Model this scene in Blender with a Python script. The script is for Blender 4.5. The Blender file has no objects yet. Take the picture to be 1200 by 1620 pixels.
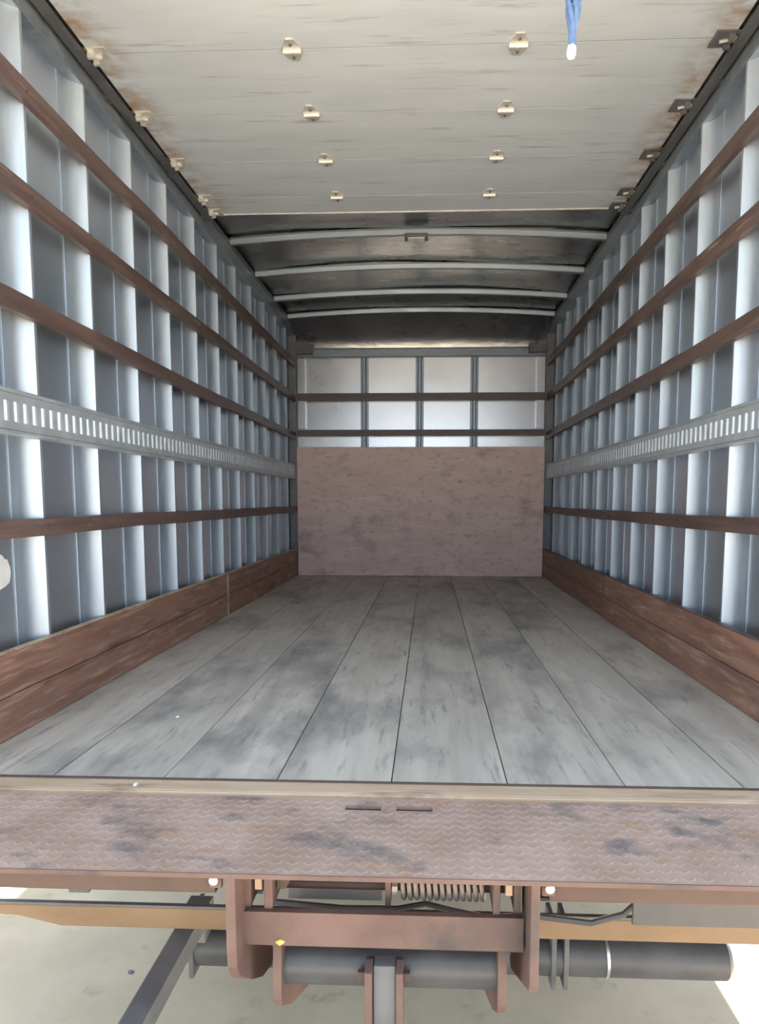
import bpy, bmesh, math, random
from mathutils import Vector, Matrix
random.seed(7)
scene = bpy.context.scene
col = scene.collection

# ------------------------------------------------------------------ camera
B = 1.05                      # truck bed height above the concrete
CAM = Vector((0.0943, 0.0, B + 0.7204))
YAW, PIT, ROL, FPX, PPX, PPY = 0.0428, 0.0997, 0.0012, 1104.5, 631.6, 902.2
r0 = Vector((math.cos(YAW), math.sin(YAW), 0)); f0 = Vector((-math.sin(YAW), math.cos(YAW), 0)); u0 = Vector((0, 0, 1))
fw = f0 * math.cos(PIT) - u0 * math.sin(PIT)
up = u0 * math.cos(PIT) + f0 * math.sin(PIT)
rt = r0 * math.cos(ROL) + up * math.sin(ROL)
up = up * math.cos(ROL) - r0 * math.sin(ROL)
cd = bpy.data.cameras.new('camera'); cam = bpy.data.objects.new('camera', cd); col.objects.link(cam)
cam.matrix_world = Matrix(((rt.x, up.x, -fw.x, CAM.x), (rt.y, up.y, -fw.y, CAM.y), (rt.z, up.z, -fw.z, CAM.z), (0, 0, 0, 1)))
cd.sensor_fit = 'VERTICAL'; cd.sensor_height = 36; cd.sensor_width = 36 * 1200 / 1620
cd.lens = FPX / 1620 * 36
cd.shift_x = (600 - PPX) / 1620; cd.shift_y = (PPY - 810) / 1620
cd.clip_start = 0.02; cd.clip_end = 300
scene.camera = cam

# ------------------------------------------------------------------ light: bright hazy sky
w = bpy.data.worlds.new('hazy_sky'); scene.world = w; w.use_nodes = True
bg = w.node_tree.nodes['Background']
bg.inputs[0].default_value = (0.70, 0.86, 1.0, 1); bg.inputs[1].default_value = 1.5
# sun high over the front of the truck: the box shades the liftgate, the yard behind the camera is sunlit
sd = bpy.data.lights.new('sun_offscreen', 'SUN'); sun = bpy.data.objects.new('sun_offscreen', sd); col.objects.link(sun)
sd.energy = 23.0; sd.angle = math.radians(1.5); sd.color = (1.0, 0.955, 0.89)
EL, AZ = math.radians(62), math.radians(15)
sv = Vector((math.cos(EL) * math.sin(AZ), math.cos(EL) * math.cos(AZ), math.sin(EL)))      # towards the sun
sun.rotation_euler = sv.to_track_quat('Z', 'Y').to_euler(); sun.location = (2, 12, 20)
vs = scene.view_settings
vs.view_transform = 'Standard'; vs.look = 'None'; vs.gamma = 1; vs.use_curve_mapping = False
vs.exposure = 0.5
scene.cycles.max_bounces = 14; scene.cycles.diffuse_bounces = 8; scene.cycles.glossy_bounces = 8

# ------------------------------------------------------------------ materials
def nt(m):
    m.use_nodes = True
    return m.node_tree, m.node_tree.nodes['Principled BSDF']

def material(name, c1, c2, rough=0.6, metal=0.0, scale=(6, 6, 6), detail=6, lo=0.35, hi=0.65, c3=None, scale3=(2, 2, 2),
             lo3=0.55, hi3=0.7, bump=0.1, bscale=None, rvar=0.1, rand=0.0, spec=0.5, mask3=None, bdist=0.004, c4=None, scale4=(2, 2, 2), lo4=0.6, hi4=0.75):
    m = bpy.data.materials.new(name); t, b = nt(m); N = t.nodes; L = t.links
    geo = N.new('ShaderNodeNewGeometry')
    def noise(sc, det=detail, off=(0, 0, 0)):
        mp = N.new('ShaderNodeMapping'); mp.inputs['Scale'].default_value = sc; mp.inputs['Location'].default_value = off
        if rand:
            oi = N.new('ShaderNodeObjectInfo'); ad = N.new('ShaderNodeVectorMath'); ad.operation = 'ADD'
            cb = N.new('ShaderNodeMath'); cb.operation = 'MULTIPLY'; cb.inputs[1].default_value = 37.0
            L.new(oi.outputs['Random'], cb.inputs[0]); L.new(geo.outputs['Position'], ad.inputs[0]); L.new(cb.outputs[0], ad.inputs[1])
            L.new(ad.outputs[0], mp.inputs['Vector'])
        else:
            L.new(geo.outputs['Position'], mp.inputs['Vector'])
        n = N.new('ShaderNodeTexNoise'); n.inputs['Scale'].default_value = 1; n.inputs['Detail'].default_value = det
        n.inputs['Roughness'].default_value = 0.62
        L.new(mp.outputs[0], n.inputs['Vector'])
        return n.outputs['Fac']
    def ramp(src, a, z):
        r = N.new('ShaderNodeMapRange'); r.inputs[1].default_value = a; r.inputs[2].default_value = z
        L.new(src, r.inputs[0]); return r.outputs[0]
    def mix(fac, a, z):
        mx = N.new('ShaderNodeMix'); mx.data_type = 'RGBA'
        L.new(fac, mx.inputs[0])
        for s, k in ((a, 6), (z, 7)):
            if isinstance(s, tuple): mx.inputs[k].default_value = (*s, 1)
            else: L.new(s, mx.inputs[k])
        return mx.outputs[2]
    n1 = noise(scale)
    c = mix(ramp(n1, lo, hi), c1, c2)
    if c3:
        f3 = ramp(noise(scale3, 8, (3.1, 7.7, 1.3)), lo3, hi3)
        if mask3: f3 = mask3(N, L, geo, f3)
        c = mix(f3, c, c3)
    if c4:
        c = mix(ramp(noise(scale4, 7, (11.3, 2.7, 5.9)), lo4, hi4), c, c4)
    if rand:
        oi = N.new('ShaderNodeObjectInfo'); hs = N.new('ShaderNodeHueSaturation')
        vr = N.new('ShaderNodeMapRange'); vr.inputs[3].default_value = 1 - rand; vr.inputs[4].default_value = 1 + rand
        L.new(oi.outputs['Random'], vr.inputs[0]); L.new(vr.outputs[0], hs.inputs['Value']); L.new(c, hs.inputs['Color'])
        c = hs.outputs[0]
    L.new(c, b.inputs['Base Color'])
    b.inputs['Metallic'].default_value = metal
    b.inputs['Specular IOR Level'].default_value = spec
    rr = N.new('ShaderNodeMapRange'); rr.inputs[3].default_value = max(0.02, rough - rvar); rr.inputs[4].default_value = min(1, rough + rvar)
    rr.inputs[1].default_value = 0.3; rr.inputs[2].default_value = 0.7
    L.new(n1, rr.inputs[0]); L.new(rr.outputs[0], b.inputs['Roughness'])
    if bump:
        bp = N.new('ShaderNodeBump'); bp.inputs['Strength'].default_value = bump; bp.inputs['Distance'].default_value = bdist
        L.new(noise(bscale or tuple(s * 3 for s in scale), 5), bp.inputs['Height']); L.new(bp.outputs[0], b.inputs['Normal'])
    return m

def side_mask(edge, width):
    """rust creeping in from both long edges (|x| near edge)"""
    def f(N, L, geo, fac):
        sp = N.new('ShaderNodeSeparateXYZ'); L.new(geo.outputs['Position'], sp.inputs[0])
        ab = N.new('ShaderNodeMath'); ab.operation = 'ABSOLUTE'; L.new(sp.outputs[0], ab.inputs[0])
        mr = N.new('ShaderNodeMapRange'); mr.inputs[1].default_value = edge - width; mr.inputs[2].default_value = edge
        L.new(ab.outputs[0], mr.inputs[0])
        mu = N.new('ShaderNodeMath'); mu.operation = 'MULTIPLY'; L.new(mr.outputs[0], mu.inputs[0]); L.new(fac, mu.inputs[1])
        return mu.outputs[0]
    return f

M = {}
M['ground'] = material('pale_concrete', (0.50, 0.405, 0.295), (0.59, 0.485, 0.365), 0.9, 0, (3, 3, 3), c3=(0.36, 0.32, 0.26), scale3=(9, 9, 9), lo3=0.6, hi3=0.75, bump=0.25, bscale=(60, 60, 60))
M['skin'] = material('mill_aluminium_sheet', (0.72, 0.80, 0.90), (0.80, 0.88, 0.97), 0.40, 1.0, (2.5, 2.5, 1.5), bump=0.06, bscale=(3, 3, 3), bdist=0.02, rvar=0.06)
M['front_skin'] = material('bare_bulkhead_aluminium', (0.62, 0.63, 0.66), (0.71, 0.72, 0.75), 0.30, 1.0, (2, 2, 2), bump=0, rvar=0.04)
M['rib'] = material('galvanised_post', (0.53, 0.61, 0.70), (0.62, 0.70, 0.79), 0.48, 0.85, (20, 20, 4), bump=0.03, rvar=0.06)
M['track'] = material('galvanised_track', (0.60, 0.66, 0.72), (0.72, 0.78, 0.84), 0.48, 0.7, (12, 12, 12), bump=0.05)
M['track_lip'] = material('worn_bright_steel', (0.82, 0.86, 0.90), (0.92, 0.94, 0.96), 0.34, 1.0, (12, 12, 12), bump=0)
M['dark_steel'] = material('dark_grey_steel', (0.10, 0.105, 0.115), (0.16, 0.165, 0.175), 0.5, 0.3, (10, 10, 10), bump=0.1)
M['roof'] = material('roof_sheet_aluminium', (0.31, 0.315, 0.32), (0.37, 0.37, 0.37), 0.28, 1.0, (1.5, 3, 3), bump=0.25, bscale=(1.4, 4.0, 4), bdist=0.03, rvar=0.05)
M['bow'] = material('roof_bow_steel', (0.25, 0.30, 0.355), (0.33, 0.385, 0.44), 0.45, 0.7, (5, 20, 20), bump=0.03)
M['slat'] = material('dark_stained_oak', (0.088, 0.056, 0.050), (0.155, 0.104, 0.092), 0.5, 0, (30, 2.0, 30), c3=(0.30, 0.21, 0.18), scale3=(70, 4, 70), lo3=0.6, hi3=0.72, bump=0.15, rand=0.12)
M['front_slat'] = material('dark_stained_oak_cross', (0.10, 0.075, 0.075), (0.16, 0.12, 0.115), 0.5, 0, (2, 30, 30), bump=0.1)
M['kick'] = material('scuffed_brown_board', (0.21, 0.105, 0.075), (0.35, 0.185, 0.13), 0.55, 0, (14, 1.6, 22), c3=(0.52, 0.33, 0.23), scale3=(30, 4.0, 46), lo3=0.52, hi3=0.74, bump=0.3, rand=0.16, c4=(0.10, 0.055, 0.045), scale4=(12, 2.2, 16), lo4=0.56, hi4=0.76)
M['floor'] = material('worn_grey_hardwood', (0.46, 0.41, 0.37), (0.60, 0.54, 0.485), 0.62, 0, (16, 1.6, 16), c3=(0.20, 0.19, 0.19), scale3=(3.2, 1.5, 3), lo3=0.50, hi3=0.74, bump=0.15, rand=0.04, c4=(0.20, 0.185, 0.18), scale4=(40, 5, 40), lo4=0.56, hi4=0.80)
M['joint'] = material('dirt_filled_joint', (0.05, 0.045, 0.04), (0.08, 0.07, 0.06), 0.9, bump=0)
M['plywood'] = material('scuffed_plywood', (0.72, 0.53, 0.48), (0.82, 0.63, 0.57), 0.7, 0, (3, 10, 14), c3=(0.40, 0.28, 0.25), scale3=(14, 8, 30), lo3=0.54, hi3=0.78, bump=0.1, c4=(0.30, 0.22, 0.21), scale4=(3.4, 3, 4.6), lo4=0.56, hi4=0.82)
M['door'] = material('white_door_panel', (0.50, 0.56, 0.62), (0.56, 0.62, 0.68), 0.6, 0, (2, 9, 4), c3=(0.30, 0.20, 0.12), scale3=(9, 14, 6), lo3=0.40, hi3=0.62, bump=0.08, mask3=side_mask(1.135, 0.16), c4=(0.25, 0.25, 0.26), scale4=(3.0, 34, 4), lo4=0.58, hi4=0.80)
M['hinge'] = material('zinc_hinge', (0.66, 0.64, 0.60), (0.80, 0.78, 0.74), 0.45, 0.6, (30, 30, 30), bump=0.05)
M['rust'] = material('rusty_steel', (0.130, 0.082, 0.073), (0.19, 0.125, 0.112), 0.75, 0.1, (7, 7, 7), c3=(0.085, 0.07, 0.07), scale3=(5, 5, 5), lo3=0.54, hi3=0.70, bump=0.35, bscale=(70, 70, 70), bdist=0.002)
M['rust_plate'] = material('rusty_tread_steel', (0.38, 0.255, 0.21), (0.48, 0.345, 0.295), 0.7, 0.15, (6, 6, 6), c3=(0.13, 0.12, 0.13), scale3=(5.5, 8, 5), lo3=0.53, hi3=0.70, c4=(0.40, 0.235, 0.14), scale4=(9, 14, 9), lo4=0.58, hi4=0.74, bump=0.3, bscale=(60, 60, 60), bdist=0.002)
M['rust_dark'] = material('brown_primer_steel', (0.085, 0.056, 0.047), (0.125, 0.085, 0.072), 0.7, 0.1, (6, 6, 6), bump=0.2, bscale=(50, 50, 50), bdist=0.002)
M['sill'] = material('tan_worn_sill', (0.54, 0.385, 0.27), (0.66, 0.50, 0.375), 0.6, 0.2, (3, 18, 8), c3=(0.30, 0.19, 0.14), scale3=(4, 20, 6), lo3=0.52, hi3=0.68, bump=0.15)
M['gold'] = material('ochre_rusted_bar', (0.22, 0.145, 0.085), (0.29, 0.20, 0.125), 0.7, 0.1, (4, 9, 9), c3=(0.24, 0.17, 0.12), scale3=(5, 8, 8), bump=0.2)
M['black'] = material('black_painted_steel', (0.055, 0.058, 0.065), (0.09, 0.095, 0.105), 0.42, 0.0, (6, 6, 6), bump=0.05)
M['arm'] = material('grey_painted_steel', (0.13, 0.14, 0.155), (0.19, 0.20, 0.215), 0.5, 0.0, (6, 6, 6), bump=0.1)
M['white'] = material('white_plastic', (0.80, 0.80, 0.78), (0.86, 0.86, 0.84), 0.5, 0, bump=0)
M['paper'] = material('white_label_paper', (0.80, 0.81, 0.78), (0.88, 0.88, 0.86), 0.6, 0, (20, 20, 20), bump=0.2)
M['rope'] = material('blue_braided_rope', (0.07, 0.14, 0.30), (0.14, 0.23, 0.42), 0.8, 0, (60, 60, 25), bump=0.5, bscale=(300, 300, 120), bdist=0.003)
M['spring'] = material('weathered_spring', (0.40, 0.33, 0.28), (0.52, 0.44, 0.38), 0.55, 0.3, (20, 20, 20), bump=0.1)
M['outer'] = material('white_box_exterior', (0.72, 0.72, 0.72), (0.78, 0.78, 0.78), 0.4, 0, (2, 2, 2), bump=0)
M['lens'] = material('cloudy_lamp_lens', (0.55, 0.55, 0.52), (0.65, 0.65, 0.62), 0.3, 0, (20, 20, 20), bump=0)
M['yellow'] = material('yellow_chip', (0.75, 0.55, 0.12), (0.82, 0.66, 0.2), 0.5, 0, bump=0)

# ------------------------------------------------------------------ mesh helpers (bed coordinates: z = 0 is the bed floor)
class MB:
    def __init__(s): s.v = []; s.f = []
    def add(s, vs_, fs):
        o = len(s.v); s.v += [tuple(p) for p in vs_]; s.f += [tuple(i + o for i in q) for q in fs]; return s
    def box(s, x0, x1, y0, y1, z0, z1, M4=None):
        P = [(x, y, z) for z in (z0, z1) for y in (y0, y1) for x in (x0, x1)]
        if M4: P = [tuple(M4 @ Vector(p)) for p in P]
        return s.add(P, [(0, 2, 3, 1), (4, 5, 7, 6), (0, 1, 5, 4), (2, 6, 7, 3), (0, 4, 6, 2), (1, 3, 7, 5)])
    def prism(s, pts, a, b, axis):
        """closed polygon pts (2-D) swept from a to b along axis"""
        def P(p, t):
            return {'x': (t, p[0], p[1]), 'y': (p[0], t, p[1]), 'z': (p[0], p[1], t)}[axis]
        n = len(pts)
        return s.add([P(p, a) for p in pts] + [P(p, b) for p in pts],
                     [tuple(range(n))[::-1], tuple(range(n, 2 * n))] + [(i, (i + 1) % n, (i + 1) % n + n, i + n) for i in range(n)])
    def tube(s, path, rad, n=10, cap=True):
        path = [Vector(p) for p in path]; rings = []
        prev = None
        for i, p in enumerate(path):
            d = (path[min(i + 1, len(path) - 1)] - path[max(i - 1, 0)]).normalized()
            if prev is None:
                a = Vector((0, 0, 1)) if abs(d.z) < 0.9 else Vector((1, 0, 0)); e = d.cross(a).normalized()
            else:
                e = (prev - d * prev.dot(d)).normalized()
            prev = e; g = d.cross(e); r = rad[i] if isinstance(rad, (list, tuple)) else rad
            rings.append([p + e * r * math.cos(2 * math.pi * k / n) + g * r * math.sin(2 * math.pi * k / n) for k in range(n)])
        fs = []
        for i in range(len(path) - 1):
            for k in range(n):
                fs.append((i * n + k, i * n + (k + 1) % n, (i + 1) * n + (k + 1) % n, (i + 1) * n + k))
        if cap: fs += [tuple(range(n))[::-1], tuple(range((len(path) - 1) * n, len(path) * n))]
        return s.add([q for r in rings for q in r], fs)
    def mesh(s, name, m, smooth=False):
        me = bpy.data.meshes.new(name); me.from_pydata(s.v, [], s.f)
        bm = bmesh.new(); bm.from_mesh(me); bmesh.ops.recalc_face_normals(bm, faces=bm.faces); bm.to_mesh(me); bm.free()
        me.materials.append(M[m] if isinstance(m, str) else m)
        if smooth:
            me.polygons.foreach_set('use_smooth', [True] * len(me.polygons)); me.set_sharp_from_angle(angle=math.radians(38))
        me.update(); return me
    def build(s, name, m, parent=None, loc=(0, 0, 0), smooth=False, bev=0):
        return place(name, s.mesh(name, m, smooth), parent, loc, bev)

def place(name, me, parent=None, loc=(0, 0, 0), bev=0):
    """loc is in bed coordinates; every root sits at bed height"""
    o = bpy.data.objects.new(name, me); col.objects.link(o)
    if parent is None:
        o.location = (loc[0], loc[1], loc[2] + B)
    else:
        o.parent = parent; base = Vector(parent['base'])
        o.location = Vector(loc) - base
    o['base'] = tuple(loc)
    if bev:
        b = o.modifiers.new('edge', 'BEVEL'); b.width = bev; b.segments = 2; b.limit_method = 'ANGLE'
    return o

def empty(name, loc):
    o = bpy.data.objects.new(name, None); col.objects.link(o); o.location = (loc[0], loc[1], loc[2] + B); o['base'] = tuple(loc)
    o.empty_display_size = 0.1
    return o

def thing(o, label, cat, group=None):
    o['label'] = label; o['category'] = cat
    if group: o['group'] = group
    return o

def structure(o, label, cat):
    o['kind'] = 'structure'; return thing(o, label, cat)

W, WS = 1.194, 1.242           # face of the posts, inner face of the side sheets
YR, YF = 1.72, 6.72            # rear edge of the bed, front sheet
ZR = 2.345                     # top of side walls

# ------------------------------------------------------------------ ground
g = MB().box(-30, 30, -25, 35, -0.3 - B, -B)
structure(g.build('ground', 'ground'), 'pale tan concrete ground seen beneath the truck bed', 'ground')

# ------------------------------------------------------------------ floor with planks
fl = MB().box(-1.26, 1.26, YR + 0.002, YF + 0.03, -0.055, -0.008).build('floor', 'joint')
structure(fl, 'worn grey hardwood plank floor of the truck bed', 'floor')
PW = 0.297
pm = MB().box(-PW / 2 + 0.0018, PW / 2 - 0.0018, YR + 0.004, YF, -0.010, 0.0).mesh('plank', 'floor')
for k in range(8):
    place('plank', pm, fl, ((k - 3.5) * PW, 0, 0.0012 * random.uniform(-1, 1)))
MB().box(1.188, 1.24, YR + 0.004, YF, -0.010, 0).build('plank', 'floor', fl); MB().box(-1.24, -1.188, YR + 0.004, YF, -0.010, 0).build('plank', 'floor', fl)

# ------------------------------------------------------------------ side walls
def wall(side, s, y_first):
    skin = MB().box(*sorted((s * WS, s * (WS + 0.004))), YR - 0.02, YF + 0.03, -0.05, ZR + 0.06).build('wall_' + side, 'skin')
    structure(skin, 'ribbed aluminium side wall with timber rails, ' + ('torn white label near its foot' if s < 0 else 'no label on it'), 'wall')
    # exterior panel
    MB().box(*sorted((s * (WS + 0.0045), s * 1.296)), YR - 0.02, YF + 0.03, -0.12, ZR + 0.12).build('outer_panel', 'outer', skin)
    # hat-section posts
    D = WS - W
    prof = [(-0.090, 0.001), (-0.090, 0.003), (-0.062, 0.0035)]
    for i in range(1, 13):                                                   # flank sweeping up from the flange to the narrow face
        t_ = i / 12; prof.append((-0.058 + 0.071 * t_, 0.004 + (D - 0.004) * t_ ** 2.3))
    prof += [(0.027, D), (0.0295, D - 0.003), (0.040, 0.006), (0.046, 0.004), (0.070, 0.003), (0.070, 0.001)]
    mb = MB(); mb.prism([(s * (WS - d), y) for y, d in prof], 0.0, 2.25, 'z')
    rm = mb.mesh('rib', 'rib', True)
    ribs = [y_first + 0.4064 * k - 0.03 for k in range(-2, 11)]
    ribs = [y for y in ribs if YR + 0.08 < y < YF - 0.1]
    for y in ribs: place('rib', rm, skin, (0, y, 0))
    # timber rails
    for z0, z1 in ((0.605, 0.664), (1.293, 1.359), (1.645, 1.711), (1.962, 2.028)):
        mb = MB(); n = 26; ring = []
        dz = dx = 0
        for i in range(n + 1):
            y = YR + 0.03 + (YF - 0.05 - YR - 0.03) * i / n
            dz = 0.7 * dz + random.uniform(-0.0025, 0.0025); dx = 0.5 * dx + random.uniform(0, 0.0018)
            a, b = W - 0.0005, W - 0.019 - dx
            ring.append([(s * a, y, z0 + dz), (s * b, y, z0 + dz + 0.002), (s * (b - 0.001), y, (z0 + z1) / 2 + dz), (s * b, y, z1 + dz - 0.002), (s * a, y, z1 + dz)])
        mb.add([p for r in ring for p in r], [(i * 5 + k, i * 5 + (k + 1) % 5, (i + 1) * 5 + (k + 1) % 5, (i + 1) * 5 + k) for i in range(n) for k in range(5)] + [(0, 1, 2, 3, 4), tuple(n * 5 + k for k in range(5))])
        sl = mb.build('slat', 'slat', skin)
        sc = MB()
        for y in ribs:
            sc.tube([(s * (W - 0.016), y, (z0 + z1) / 2), (s * (W - 0.0245), y, (z0 + z1) / 2)], [0.006, 0.004], 6)
        o = sc.build('screws', 'rust_dark', sl); o['kind'] = 'stuff'
    # slotted lashing track
    ze, pitch = 0.990, 0.0508
    x = lambda d: s * (W - d)
    def bx(mb, d0, d1, y0, y1, z0, z1): mb.box(*sorted((x(d0), x(d1))), y0, y1, z0, z1)
    yA, yB = YR + 0.03, YF - 0.06
    tr = MB()
    bx(tr, 0.0003, 0.003, yA, yB, ze - 0.072, ze + 0.072)                    # back sheet
    for q in (-1, 1):
        za, zb = sorted((ze + q * 0.031, ze + q * 0.055)); bx(tr, 0.003, 0.012, yA, yB, za, zb)
    n = int((yB - yA) / pitch)
    for i in range(n):
        y = yA + i * pitch
        bx(tr, 0.003, 0.012, y, y + 0.031, ze - 0.031, ze + 0.031)
    t = tr.build('lashing_track', 'track', skin); t['label'] = 'galvanised slotted lashing track'
    lp = MB()
    for i in range(n):                                                       # rolled lips at the slot edges
        y = yA + i * pitch + 0.0255
        lp.prism([(x(0.012), y - 0.001), (x(0.017), y + 0.0045), (x(0.015), y + 0.0058), (x(0.012), y + 0.0055)], ze - 0.030, ze + 0.030, 'z')
    lp.build('slot_lips', 'track', t)
    for q in (-1, 1):
        lp = MB()
        lp.prism([(x(0.003), ze + q * 0.055), (x(0.018), ze + q * 0.058), (x(0.020), ze + q * 0.062), (x(0.018), ze + q * 0.066), (x(0.003), ze + q * 0.070)], yA, yB, 'y')
        lp.build('edge_lip', 'track', t)
    # cornice rail and door track
    mb = MB()
    mb.prism([(s * WS, 2.245), (s * (W - 0.001), 2.245), (s * (W - 0.005), 2.252), (s * (W - 0.005), 2.29), (s * (W + 0.004), 2.298), (s * (W + 0.004), 2.345), (s * WS, 2.365)], YR + 0.02, YF - 0.02, 'y')
    mb.build('cornice_rail', 'bow', skin)
    a, b = 1.146, 1.186
    def chan(mb, P, Q, horiz):
        for d0, d1, h0, h1 in ((b - 0.003, b, -0.022, 0.022), (a, b - 0.003, -0.022, -0.019), (a, b - 0.003, 0.019, 0.022), (a, a + 0.002, -0.019, -0.012), (a, a + 0.002, 0.012, 0.019)):
            xs = sorted((s * d0, s * d1))
            if horiz: mb.box(*xs, P[0], Q[0], P[1] + h0, P[1] + h1)
            else: mb.box(*xs, P[0] + h0, P[0] + h1, P[1], Q[1])
    mb = MB(); chan(mb, (1.98, 2.327), (4.12, 2.327), True); chan(mb, (1.80, 0.02), (1.80, 2.14), False)
    # bend
    N = 8
    for i in range(N):
        a0, a1 = math.pi / 2 * i / N, math.pi / 2 * (i + 1) / N
        cy, cz, R = 1.987, 2.14, 0.187
        for rr0, rr1, d0, d1 in ((R - 0.022, R + 0.022, b - 0.003, b), (R + 0.019, R + 0.022, a, b), (R - 0.022, R - 0.019, a, b)):
            pts = [(cy - rr * math.cos(t_), cz + rr * math.sin(t_)) for rr, t_ in ((rr0, a0), (rr1, a0), (rr1, a1), (rr0, a1))]
            mb.prism(pts, s * d0, s * d1, 'x')
    mb.build('door_track', 'dark_steel', skin)
    for y in (2.25, 2.9, 3.55, 4.08):
        MB().box(*sorted((s * 1.1865, s * 1.199)), y - 0.02, y + 0.02, 2.30, 2.375).build('track_hanger', 'dark_steel', skin)
    # kick boards
    bb = MB().box(*sorted((s * (W - 0.0008), s * (W - 0.004))), YR + 0.03, YF - 0.06, 0.001, 0.258).build('baseboard_' + side, 'kick')
    structure(bb, 'scuffed brown kick boards along the wall foot, ' + ('pale vertical strip over their joint' if s < 0 else 'without any joint strip'), 'kick board')
    for z0, z1 in ((0.002, 0.128), (0.131, 0.260)):
        for y0, y1 in ((YR + 0.03, 4.298), (4.302, YF - 0.06)):
            d = random.uniform(0, 0.003)
            MB().box(*sorted((s * (W - 0.004), s * (W - 0.023 - d))), y0, y1, z0, z1).build('board', 'kick', bb, bev=0.002)
    if s < 0:
        MB().box(*sorted((s * (W - 0.0265), s * (W - 0.029))), 4.285, 4.315, 0.003, 0.257).build('joint_strip', 'track_lip', bb)
    MB().box(*sorted((s * (W + 0.002), s * (W - 0.021))), YR + 0.03, YF - 0.06, 0.2605, 0.264).build('cap_strip', 'slat' if s > 0 else 'sill', bb)
    return skin
wl = wall('left', -1, 2.303)
wr = wall('right', 1, 2.666)

# ------------------------------------------------------------------ roof
def roof_z(x): return 2.425 - 0.05 * (x / 1.25) ** 2
NX, NY = 24, 40
mb = MB(); vv = []; ff = []
for j in range(NY + 1):
    for i in range(NX + 1):
        X = -1.262 + 2.524 * i / NX; Y = YR - 0.02 + (YF + 0.03 - YR + 0.02) * j / NY
        bul = 0.010 * math.sin(X * 3.1 + Y * 1.7) * math.sin(Y * 4.9) if 2 < j < NY else 0
        vv.append((X, Y, roof_z(X) + 0.028 + bul))
nl = len(vv); vv += [(a, b, c + 0.025) for a, b, c in vv]
for j in range(NY):
    for i in range(NX):
        q = (j * (NX + 1) + i, j * (NX + 1) + i + 1, (j + 1) * (NX + 1) + i + 1, (j + 1) * (NX + 1) + i)
        ff.append(q); ff.append(tuple(k + nl for k in q[::-1]))
for j in range(NY):
    for i in (0, NX):
        a = j * (NX + 1) + i; b = a + NX + 1; ff.append((a, b, b + nl, a + nl))
for i in range(NX):
    for j in (0, NY):
        a = j * (NX + 1) + i; ff.append((a, a + 1, a + 1 + nl, a + nl))
mb.add(vv, ff)
ce = mb.build('ceiling', 'roof', smooth=True)
structure(ce, 'dark dented aluminium roof sheet beyond the raised door', 'ceiling')
def bow_mesh():
    m_ = MB(); n = 20; prof = [(-0.030, 0.022), (-0.030, 0.018), (-0.020, 0.017), (-0.014, -0.012), (-0.010, -0.016), (0.010, -0.016), (0.014, -0.012), (0.020, 0.017), (0.030, 0.018), (0.030, 0.022)]
    k = len(prof); vs_ = []
    for i in range(n + 1):
        X = -1.20 + 2.40 * i / n
        for y, z in prof: vs_.append((X, y, roof_z(X) + z - 0.002))
    fs = [(i * k + q, i * k + (q + 1) % k, (i + 1) * k + (q + 1) % k, (i + 1) * k + q) for i in range(n) for q in range(k)]
    fs += [tuple(range(k)), tuple(n * k + q for q in range(k))]
    return m_.add(vs_, fs).mesh('roof_bow', 'bow')
bm_ = bow_mesh(); bows = []
for y in (2.09, 2.73, 3.37, 4.01, 4.66, 5.31, 5.94, 6.50):
    bows.append(place('roof_bow', bm_, ce, (0, y, 0)))
b4 = bows[4]
lm = MB().box(-0.075, 0.075, 4.61, 4.70, 2.385, 2.406).build('lamp_housing', 'dark_steel', b4, bev=0.004)
MB().box(-0.055, 0.055, 4.622, 4.688, 2.377, 2.386).build('lamp_lens', 'lens', b4, bev=0.003)
# side fillet plates closing roof to cornice
for s in (-1, 1):
    MB().prism([(s * (W + 0.006), 2.345), (s * WS, 2.36), (s * WS, 2.40), (s * 1.20, 2.385)], YR + 0.02, 6.60, 'y').build('eave_plate', 'dark_steel', ce)

# ------------------------------------------------------------------ front wall (bulkhead)
fw_ = MB().box(-1.262, 1.262, YF, YF + 0.004, -0.05, 2.135).build('wall_front', 'front_skin')
structure(fw_, 'bright aluminium bulkhead with slats at the far end of the box', 'wall')
MB().box(-1.262, 1.262, YF + 0.006, YF + 0.03, -0.12, 2.46).build('outer_panel', 'outer', fw_)
# cove from bulkhead to roof
mb = MB(); pts = [(YF - 0.001, 2.135)]
for i in range(20):
    h = 0.29 * (i + 0.5) / 20
    tl = 12 + h / 0.05 * 7 if h < 0.05 else 19 + (h - 0.05) / 0.05 * 14 if h < 0.10 else 33 + (h - 0.10) / 0.19 * 12
    pts.append((pts[-1][0] - 0.29 / 20 * math.tan(math.radians(tl)), pts[-1][1] + 0.29 / 20))
poly = pts + [(y + 0.003, z + 0.002) for y, z in pts[::-1]]
mb.prism(poly, -1.24, 1.24, 'x'); mb.build('cove_sheet', 'roof', fw_, smooth=True)
hp = MB().prism([(-0.038, 0.044), (-0.038, 0.041), (-0.018, 0.040), (-0.013, 0.004), (-0.010, 0.0), (0.010, 0.0), (0.013, 0.004), (0.018, 0.040), (0.038, 0.041), (0.038, 0.044)], 0.0, 2.05, 'z').mesh('post', 'bow')
for x in (-0.525, -0.005, 0.507): place('post', hp, fw_, (x, YF - 0.045, 0))
for s in (-1, 1):
    MB().prism([(s * 1.238, YF - 0.002), (s * 1.238, YF - 0.066), (s * 1.165, YF - 0.052), (s * 1.165, YF - 0.002)], 0.0, 2.36, 'z').build('corner_post', 'dark_steel', fw_)
    MB().box(*sorted((s * 1.0, s * 1.16)), YF - 0.11, YF - 0.055, 2.075, 2.15).build('corner_gusset', 'dark_steel', fw_, bev=0.004)
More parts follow.
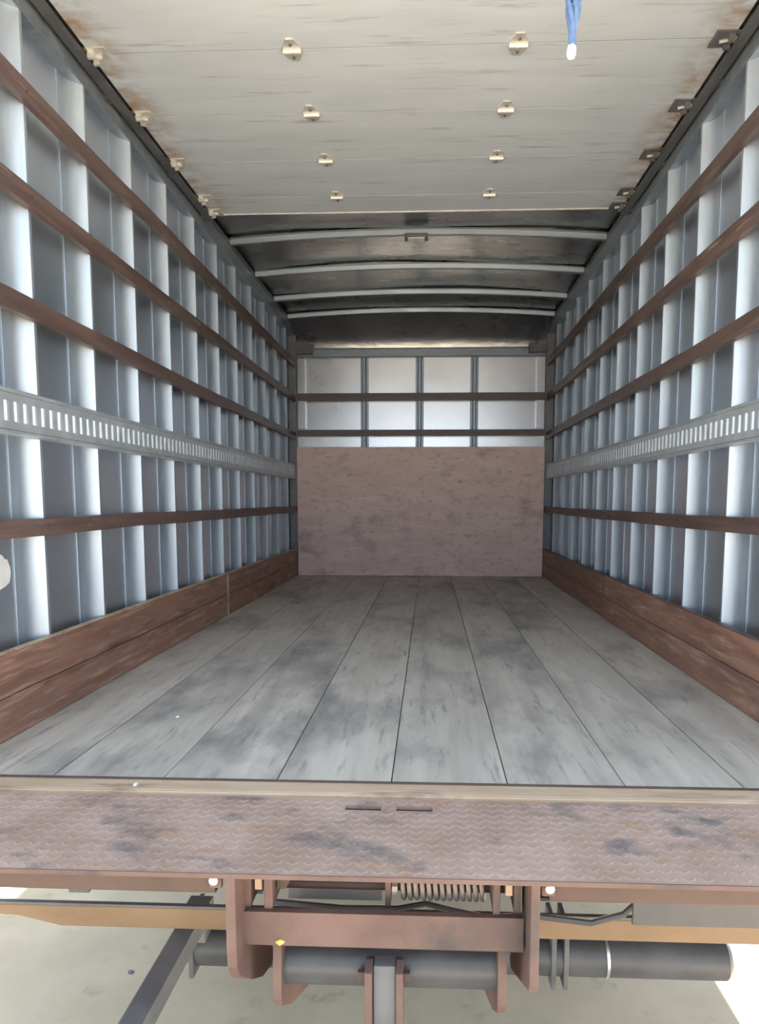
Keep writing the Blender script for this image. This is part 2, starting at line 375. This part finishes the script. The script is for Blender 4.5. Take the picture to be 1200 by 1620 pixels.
for z0, z1 in ((1.325, 1.383), (1.652, 1.722)):
    MB().box(-1.16, 1.16, YF - 0.062, YF - 0.046, z0, z1).build('slat', 'front_slat', fw_, bev=0.002)
for z0, z1 in ((0.30, 0.37), (0.80, 0.87)):
    MB().box(-1.16, 1.16, YF - 0.062, YF - 0.046, z0, z1).build('slat', 'front_slat', fw_)
MB().prism([(YF - 0.003, 2.050), (YF - 0.050, 2.050), (YF - 0.056, 2.058), (YF - 0.052, 2.125), (YF - 0.040, 2.137), (YF - 0.003, 2.137)], -1.16, 1.16, 'x').build('header_rail', 'bow', fw_)
for s in (-1, 1):
    MB().box(*sorted((s * 1.085, s * 1.15)), YF - 0.046, YF - 0.003, 1.40, 2.045).build('edge_strip', 'front_skin', fw_)

# plywood sheet standing against the bulkhead
ply = MB().box(-1.163, 1.163, YF - 0.083, YF - 0.064, 0.0025, 1.2205).build('plywood_sheet', 'plywood', bev=0.0015)
thing(ply, 'scuffed pinkish brown plywood sheet standing at the far end of the box', 'plywood')

# ------------------------------------------------------------------ rear frame
sill = MB().box(-1.27, 1.27, 1.640, 1.7195, -0.09, 0.003).build('trim_1', 'sill', bev=0.003)
structure(sill, 'tan worn steel threshold along the rear edge of the plank floor', 'threshold')
MB().box(-1.25, 1.25, 1.7085, 1.7185, 0.003, 0.0065).build('ridge', 'rust_dark', sill, bev=0.0015)
MB().box(-1.25, 1.25, 1.643, 1.653, 0.003, 0.006).build('ridge', 'sill', sill, bev=0.0015)
for i, s in enumerate((-1, 1)):
    o = MB().box(*sorted((s * 1.205, s * 1.296)), 1.64, 1.719, 0.004, 2.30).build('trim_%d' % (i + 2), 'outer', bev=0.004)
    structure(o, 'white steel corner post of the rear opening, ' + ('on the torn label side' if s < 0 else 'opposite the torn label side'), 'post')
o = MB().box(-1.296, 1.296, 1.64, 1.719, 2.301, 2.47).build('trim_4', 'outer', bev=0.004)
structure(o, 'white steel header over the rear opening of the box', 'header')

# ------------------------------------------------------------------ roll-up door, raised under the roof
dr = empty('roll_up_door', (0, 2.9, 2.318)); thing(dr, 'off-white sectional roll-up door raised overhead under the roof', 'door')
ZD = 2.318
J = [2.235, 2.638, 3.050, 3.450, 3.845, 4.052]
for k in range(5):
    MB().box(-1.135, 1.135, J[k] + 0.0024, J[k + 1] - 0.0024, ZD, ZD + 0.019).build('door_panel', 'door', dr)
    if k: MB().box(-1.13, 1.13, J[k] - 0.0023, J[k] + 0.0023, ZD + 0.0015, ZD + 0.018).build('joint_shade_strip', 'black', dr)  # black strip added in each panel gap to darken the joint like shade
# lowest section still in the bend of the track
T = Matrix.Translation((0, 2.2328, ZD)) @ Matrix.Rotation(math.radians(14), 4, 'X')
MB().box(-1.135, 1.135, -0.40, 0, 0, 0.019, T).build('door_panel', 'door', dr)
MB().box(-1.135, 1.135, J[5] - 0.0018, J[5] + 0.004, ZD - 0.006, ZD + 0.024).build('edge_strip', 'hinge', dr)
def leaf(sign):
    m_ = MB(); pts = [(-0.034, 0.004 * sign), (-0.034, 0.018 * sign), (-0.014, 0.060 * sign), (0.014, 0.060 * sign), (0.034, 0.018 * sign), (0.034, 0.004 * sign)]
    return m_.prism(pts, -0.005, -0.0004, 'z').mesh('leaf', 'hinge')
lfm = [leaf(-1), leaf(1)]
kn = MB().tube([(-0.032, 0, -0.009), (0.032, 0, -0.009)], 0.0085, 12).mesh('knuckle', 'hinge', True)
bolt = MB().tube([(0, 0, -0.0052), (0, 0, -0.011)], [0.007, 0.005], 8).mesh('bolt', 'dark_steel')
for y in J[:5]:
    for x in (-0.403, 0.397):
        h = place('hinge', kn, dr, (x, y, ZD))
        for lf, sg in zip(lfm, (-1, 1)):
            if y == J[0] and sg < 0: continue
            place('leaf', lf, h, (x, y, ZD)); place('bolt', bolt, h, (x, y + sg * 0.036, ZD))
rb = {}
for s in (-1, 1):
    m_ = MB()
    m_.box(*sorted((s * 1.065, s * 1.132)), -0.045, 0.045, -0.006, -0.0005)
    m_.box(*sorted((s * 1.110, s * 1.132)), -0.032, -0.020, -0.030, -0.005); m_.box(*sorted((s * 1.110, s * 1.132)), 0.014, 0.026, -0.026, -0.005)
    rb[s] = (m_.mesh('roller_bracket', 'hinge' if s < 0 else 'dark_steel'),
             MB().tube([(s * 1.09, 0, 0.009 - 0.022), (s * 1.152, 0, 0.009 - 0.010), (s * 1.1525, 0, 0.009), (s * 1.176, 0, 0.009)], [0.006, 0.006, 0.0165, 0.0165], 10).mesh('roller', 'hinge'))
for y in J[1:5] + [4.02]:
    for s in (-1, 1):
        b_ = place('roller_bracket', rb[s][0], dr, (0, y, ZD)); place('roller', rb[s][1], b_, (0, y, ZD))

# blue pull rope with a white tip
rp = empty('pull_rope', (0.448, 1.905, 1.835)); thing(rp, 'frayed blue pull rope with a white tip hanging from the raised door', 'rope')
pd = T @ Vector((0.45, -0.33, 0))
for k in range(5):
    ph = 2 * math.pi * k / 5; path = []; rad = []
    for i in range(25):
        t_ = i / 24; z = pd.z - 0.012 + (1.858 - pd.z) * t_
        sp = 0.004 + 0.011 * (1 if t_ < 0.7 else max(0, 1 - (t_ - 0.7) / 0.17))
        sp *= min(1, 0.25 + t_ * 4)
        path.append((0.451 - 0.004 * t_ + sp * math.cos(ph + 7 * t_), 1.905 + sp * math.sin(ph + 7 * t_), z)); rad.append(0.0105 - 0.0045 * t_)
    MB().tube(path, rad, 8).build('strand', 'rope', rp, smooth=True)
MB().tube([(0.4470, 1.905, 1.866), (0.4468, 1.905, 1.858), (0.446, 1.905, 1.845), (0.4455, 1.905, 1.836), (0.4455, 1.905, 1.833)], [0.009, 0.0115, 0.012, 0.009, 0.004], 12).build('tip', 'white', rp, smooth=True)
MB().box(0.425, 0.477, 1.89, 1.92, pd.z - 0.030, pd.z - 0.006).build('knot', 'rope', rp, bev=0.006)

# torn label on the left wall sheet
pts = [(1.93, 0.572), (2.033, 0.565), (2.05, 0.560), (2.058, 0.548), (2.075, 0.545), (2.078, 0.535), (2.086, 0.521), (2.090, 0.505), (2.086, 0.487), (2.079, 0.472), (2.060, 0.462), (2.02, 0.452), (1.93, 0.448)]
sk = MB().prism([(y + 0.072, z - 0.012) for y, z in pts], -WS + 0.0003, -WS + 0.003, 'x').build('torn_label', 'paper')
thing(sk, 'torn white label stuck on the ribbed wall just above the kick boards', 'label')

# ------------------------------------------------------------------ liftgate below the threshold
lg = empty('liftgate', (0, 1.45, -0.37)); thing(lg, 'rusty folded liftgate with tread plate and crossbeam beneath the threshold', 'liftgate')
Y0, Y1, ZP = 1.278, 1.634, -0.003
pl = MB()
SL = [(-0.101, -0.016), (0.020, 0.105)]; ya, yb = 1.570, 1.593
pl.box(-1.22, 1.22, Y0, ya, ZP - 0.008, ZP); pl.box(-1.22, 1.22, yb, Y1, ZP - 0.008, ZP)
xs = [-1.22, SL[0][0], SL[0][1], SL[1][0], SL[1][1], 1.22]
for i in (0, 2, 4): pl.box(xs[i], xs[i + 1], ya, yb, ZP - 0.008, ZP)
plate = pl.build('platform', 'rust_plate', lg)
for a, b in SL:
    q = MB(); zt, zb = ZP - 0.0085, ZP - 0.060
    q.box(a - 0.006, b + 0.006, ya - 0.006, ya - 0.002, zb, zt); q.box(a - 0.006, b + 0.006, yb + 0.002, yb + 0.006, zb, zt)
    q.box(a - 0.006, a - 0.002, ya - 0.002, yb + 0.002, zb, zt); q.box(b + 0.002, b + 0.006, ya - 0.002, yb + 0.002, zb, zt)
    q.box(a - 0.006, b + 0.006, ya - 0.006, yb + 0.006, zb - 0.004, zb)
    q.build('latch_pocket', 'rust_dark', plate)
tb = MB(); px_, py_ = 0.0175, 0.0285
row = 0; y = Y0 + 0.016
while y < 1.612:
    x = -1.20; c = 0
    while x < 1.2:
        cy = y + (py_ / 2 if False else 0)
        if not any(a - 0.012 < x < b + 0.012 and ya - 0.012 < cy < yb + 0.012 for a, b in SL):
            an = math.radians(38 if c % 2 else -38)
            R4 = Matrix.Translation((x, cy, ZP)) @ Matrix.Rotation(an, 4, 'Z')
            hl, hw, hh = 0.0120, 0.0036, 0.0030
            P = [R4 @ Vector(p) for p in ((-hl, -0.001, 0), (0, -hw, 0), (hl, -0.001, 0), (hl, 0.001, 0), (0, hw, 0), (-hl, 0.001, 0), (-hl * 0.8, 0, hh), (hl * 0.8, 0, hh))]
            tb.add(P, [(0, 1, 7, 6), (1, 2, 7), (2, 3, 7), (3, 4, 6, 7), (4, 5, 6), (5, 0, 6)])
        x += px_; c += 1
    y += py_; row += 1
o = tb.build('tread_bars', 'rust_plate', lg); o['kind'] = 'stuff'; o['label'] = 'raised chevron tread bars'
# lip at the rear edge of the platform
MB().box(-1.22, 1.22, Y0 - 0.003, Y0 - 0.0002, ZP - 0.0085, ZP + 0.001).build('edge_lip', 'rust', lg)
# side beams
for s in (-1, 1):
    MB().prism([(1.330, -0.012), (1.330, -0.071), (1.334, -0.076), (1.40, -0.076), (1.40, -0.070), (1.338, -0.066), (1.338, -0.012)], s * 0.337, s * 1.20, 'x').build('side_beam', 'rust_dark', lg)
    MB().box(*sorted((s * 0.319, s * 0.345)), 1.318, 1.329, -0.058, -0.036).build('bolt_pad', 'rust', lg, bev=0.003)
    MB().tube([(s * 0.335, 1.329, -0.040), (s * 0.335, 1.314, -0.040), (s * 0.335, 1.309, -0.040)], [0.0095, 0.0095, 0.005], 10).build('bolt', 'white', lg, smooth=True)
# hooked outer plates: side profile (y, z)
hook = [(1.300, -0.014), (1.299, -0.165), (1.303, -0.215), (1.318, -0.243), (1.345, -0.268), (1.42, -0.326), (1.51, -0.384), (1.60, -0.418), (1.63, -0.405), (1.60, -0.36), (1.48, -0.24), (1.43, -0.18), (1.43, -0.014)]
MB().prism(hook, -0.307, -0.287, 'x').build('hook_plate', 'rust', lg, bev=0.002)
hookr = [(1.300, -0.014), (1.300, -0.235), (1.312, -0.254), (1.345, -0.272), (1.59, -0.404), (1.62, -0.395), (1.59, -0.35), (1.48, -0.24), (1.43, -0.17), (1.43, -0.014)]
MB().prism(hookr, 0.296, 0.314, 'x').build('hook_plate', 'rust', lg, bev=0.002)
# inner hanger plates standing on the crossbeam
for xa, xb, yy, zb in ((-0.292, -0.276, 1.375, -0.131), (-0.247, -0.229, 1.37, -0.131), (0.229, 0.244, 1.37, -0.131), (0.273, 0.287, 1.375, -0.131)):
    MB().box(xa, xb, yy, yy + 0.10, zb, -0.013).build('hanger_plate', 'rust', lg, bev=0.0015)
for xa, xb in ((-0.270, -0.254), (0.256, 0.271)):
    MB().box(xa, xb, 1.385, 1.42, -0.098, -0.013).build('stop_block', 'sill', lg, bev=0.0015)
MB().prism([(-0.226, -0.013), (-0.196, -0.013), (-0.196, -0.080), (-0.207, -0.102), (-0.226, -0.104)], 1.40, 1.412, 'y').build('gusset', 'rust_dark', lg)
# crossbeam
MB().prism([(1.360, -0.131), (1.360, -0.203), (1.364, -0.207), (1.45, -0.207), (1.45, -0.200), (1.368, -0.200), (1.368, -0.137), (1.376, -0.137), (1.376, -0.131)], -0.297, 0.291, 'x').build('crossbeam', 'rust', lg)
MB().tube([(-0.220, 1.3602, -0.196), (-0.212, 1.3560, -0.194), (-0.203, 1.3602, -0.196)], [0.003, 0.007, 0.002], 6).build('paint_chip', 'yellow', lg)
# lower pipe with triangular end plates and centre lugs
MB().tube([(-0.232, 1.455, -0.300), (0.255, 1.455, -0.300)], 0.048, 24).build('lower_pipe', 'black', lg, smooth=True)
tri = [(1.395, -0.2075), (1.388, -0.30), (1.385, -0.345), (1.397, -0.368), (1.50, -0.44), (1.72, -0.555), (1.745, -0.53), (1.60, -0.34), (1.52, -0.26), (1.50, -0.2075)]
tm = MB().prism(tri, -0.009, 0.009, 'x').mesh('end_plate', 'rust')
place('end_plate', tm, lg, (-0.226, 0, 0)); place('end_plate', tm, lg, (0.253, 0, 0))
for xa, xb in ((-0.037, -0.021), (0.029, 0.044)):
    MB().prism([(1.365, -0.265), (1.362, -0.42), (1.43, -0.42), (1.43, -0.27), (1.40, -0.255)], xa, xb, 'x').build('lug', 'rust', lg, bev=0.002)
for xa, xb in ((-0.052, -0.037), (0.044, 0.058)):
    MB().tube([(xa, 1.388, -0.285), (xb, 1.388, -0.285)], 0.012, 6).build('bolt', 'rust_dark', lg)
MB().box(-0.020, 0.028, 1.385, 1.425, -0.44, -0.262).build('centre_strut', 'arm', lg, bev=0.003)
# coil spring on a rod
path = []; turns = 13; n = 16
for i in range(turns * n + 1):
    a = 2 * math.pi * i / n; path.append((0.034 + 0.185 * i / (turns * n), 1.455 + 0.024 * math.cos(a), -0.121 + 0.024 * math.sin(a)))
MB().tube(path, 0.0055, 8).build('spring', 'spring', lg, smooth=True)
MB().tube([(-0.225, 1.455, -0.121), (0.270, 1.455, -0.121)], 0.010, 12).build('spring_rod', 'rust_dark', lg, smooth=True)
MB().box(0.004, 0.016, 1.415, 1.50, -0.145, -0.013).build('spring_anchor', 'rust', lg)
MB().tube([(0.018, 1.428, -0.112), (0.030, 1.428, -0.112)], 0.013, 8).build('collar', 'spring', lg)
MB().box(-0.238, -0.032, 1.60, 1.63, -0.2085, -0.06).build('pump_cover', 'lens', lg, bev=0.002)
MB().box(-0.245, -0.015, 1.595, 1.63, -0.243, -0.210).build('pump_body', 'arm', lg, bev=0.003)
MB().box(0.585, 1.20, 1.60, 1.61, -0.290, -0.056).build('shade_plate', 'black', lg)  # dark plate added under the bed in place of a shadow band
# rod and hoses behind the spring
MB().tube([(-0.30, 1.56, -0.262), (0.30, 1.56, -0.262)], 0.010, 14).build('cross_rod', 'black', lg, smooth=True)
hz = [(-0.30, 1.66, -0.29), (-0.12, 1.66, -0.302), (0.02, 1.66, -0.30), (0.09, 1.66, -0.285), (0.15, 1.66, -0.30), (0.24, 1.66, -0.318), (0.36, 1.66, -0.31), (0.50, 1.66, -0.325), (0.58, 1.66, -0.30), (0.62, 1.66, -0.26)]
MB().tube(hz, 0.008, 8).build('hydraulic_hose', 'black', lg, smooth=True)
# main cross tube with arms
mt = MB().tube([(-0.605, 1.93, -0.592), (-0.60, 1.93, -0.592), (0.945, 1.93, -0.592), (0.957, 1.93, -0.592)], [0.050, 0.0575, 0.0575, 0.048], 32).build('main_tube', 'black', lg, smooth=True)
MB().tube([(0.603, 1.93, -0.592), (0.611, 1.93, -0.592)], 0.0605, 32).build('band', 'track_lip', mt, smooth=True)
for x in (0.445, 0.48, -0.595):
    MB().box(x, x + 0.014, 1.868, 1.99, -0.66, -0.47).build('tube_bracket', 'dark_steel', lg, bev=0.002)
def arm(x0, x1, y0, y1, z0, z1): MB().box(x0, x1, y0, y1, z0, z1).build('lift_arm', 'arm', lg, bev=0.004)
arm(-0.606, -0.547, 1.28, 1.92, -0.515, -0.458)
MB().box(-0.612, -0.541, 1.86, 1.95, -0.545, -0.452).build('arm_boss', 'arm', lg, bev=0.004)

# underride bar
ub = empty('underride_bar', (0, 1.76, -0.42)); thing(ub, 'ochre rusted underride bar crossing behind the liftgate hooks', 'bar')
MB().prism([(-1.15, -0.3735), (1.15, -0.3735), (1.15, -0.432), (-0.90, -0.432), (-1.02, -0.405), (-1.15, -0.40)], 1.752, 1.775, 'y').build('bar', 'gold', ub, bev=0.003)
MB().box(-1.15, 1.15, 1.752, 1.766, -0.373, -0.3665).build('top_flange', 'dark_steel', ub)
for x in (-0.86, 0.80):
    MB().box(x - 0.028, x + 0.028, 1.777, 1.80, -0.35, -0.056).build('bracket', 'dark_steel', ub)

# chassis frame below the bed
ch = empty('chassis_frame', (0, 4.2, -0.36)); thing(ch, 'dark steel chassis frame under the truck bed', 'chassis')
for s in (-1, 1):
    MB().prism([(s * 0.43, -0.15), (s * 0.43, -0.36), (s * 0.36, -0.36), (s * 0.36, -0.352), (s * 0.422, -0.352), (s * 0.422, -0.158), (s * 0.36, -0.158), (s * 0.36, -0.15)], 1.81, YF, 'y').build('rail', 'dark_steel', ch)
k = 0
for y in (1.84, 2.25, 2.66, 3.07, 3.48, 3.9, 4.3, 4.7, 5.1, 5.5, 5.9, 6.3, 6.65):
    MB().prism([(y - 0.025, -0.056), (y + 0.025, -0.056), (y + 0.025, -0.062), (y + 0.004, -0.062), (y + 0.004, -0.142), (y + 0.025, -0.142), (y + 0.025, -0.149), (y - 0.025, -0.149), (y - 0.025, -0.142), (y - 0.004, -0.142), (y - 0.004, -0.062), (y - 0.025, -0.062)], -1.22, 1.22, 'x').build('crossmember', 'dark_steel', ch)

# small scraps
def scrap(name, x, y, z, r, m, label, cat):
    mb = MB(); n = 7; pts = [(x + r * random.uniform(0.6, 1.1) * math.cos(6.283 * i / n), y + r * random.uniform(0.6, 1.1) * math.sin(6.283 * i / n)) for i in range(n)]
    top = [(x + (a - x) * 0.7, y + (b - y) * 0.7, z + r * 0.5) for a, b in pts]
    mb.add([(a, b, z) for a, b in pts] + top, [tuple(range(n)), tuple(range(n, 2 * n))] + [(i, (i + 1) % n, (i + 1) % n + n, i + n) for i in range(n)])
    thing(mb.build(name, m), label, cat)
scrap('paper_scrap', -0.645, 1.675, 0.0031, 0.008, 'paper', 'tiny white scrap lying on the tan steel threshold', 'scrap')
scrap('paper_scrap', -0.74, 2.23, 0.0015, 0.008, 'paper', 'tiny white scrap lying on the plank floor', 'scrap')
scrap('pebble', -1.02, 2.42, -B, 0.014, 'dark_steel', 'small dark pebble on the concrete beside the lift arm', 'pebble')
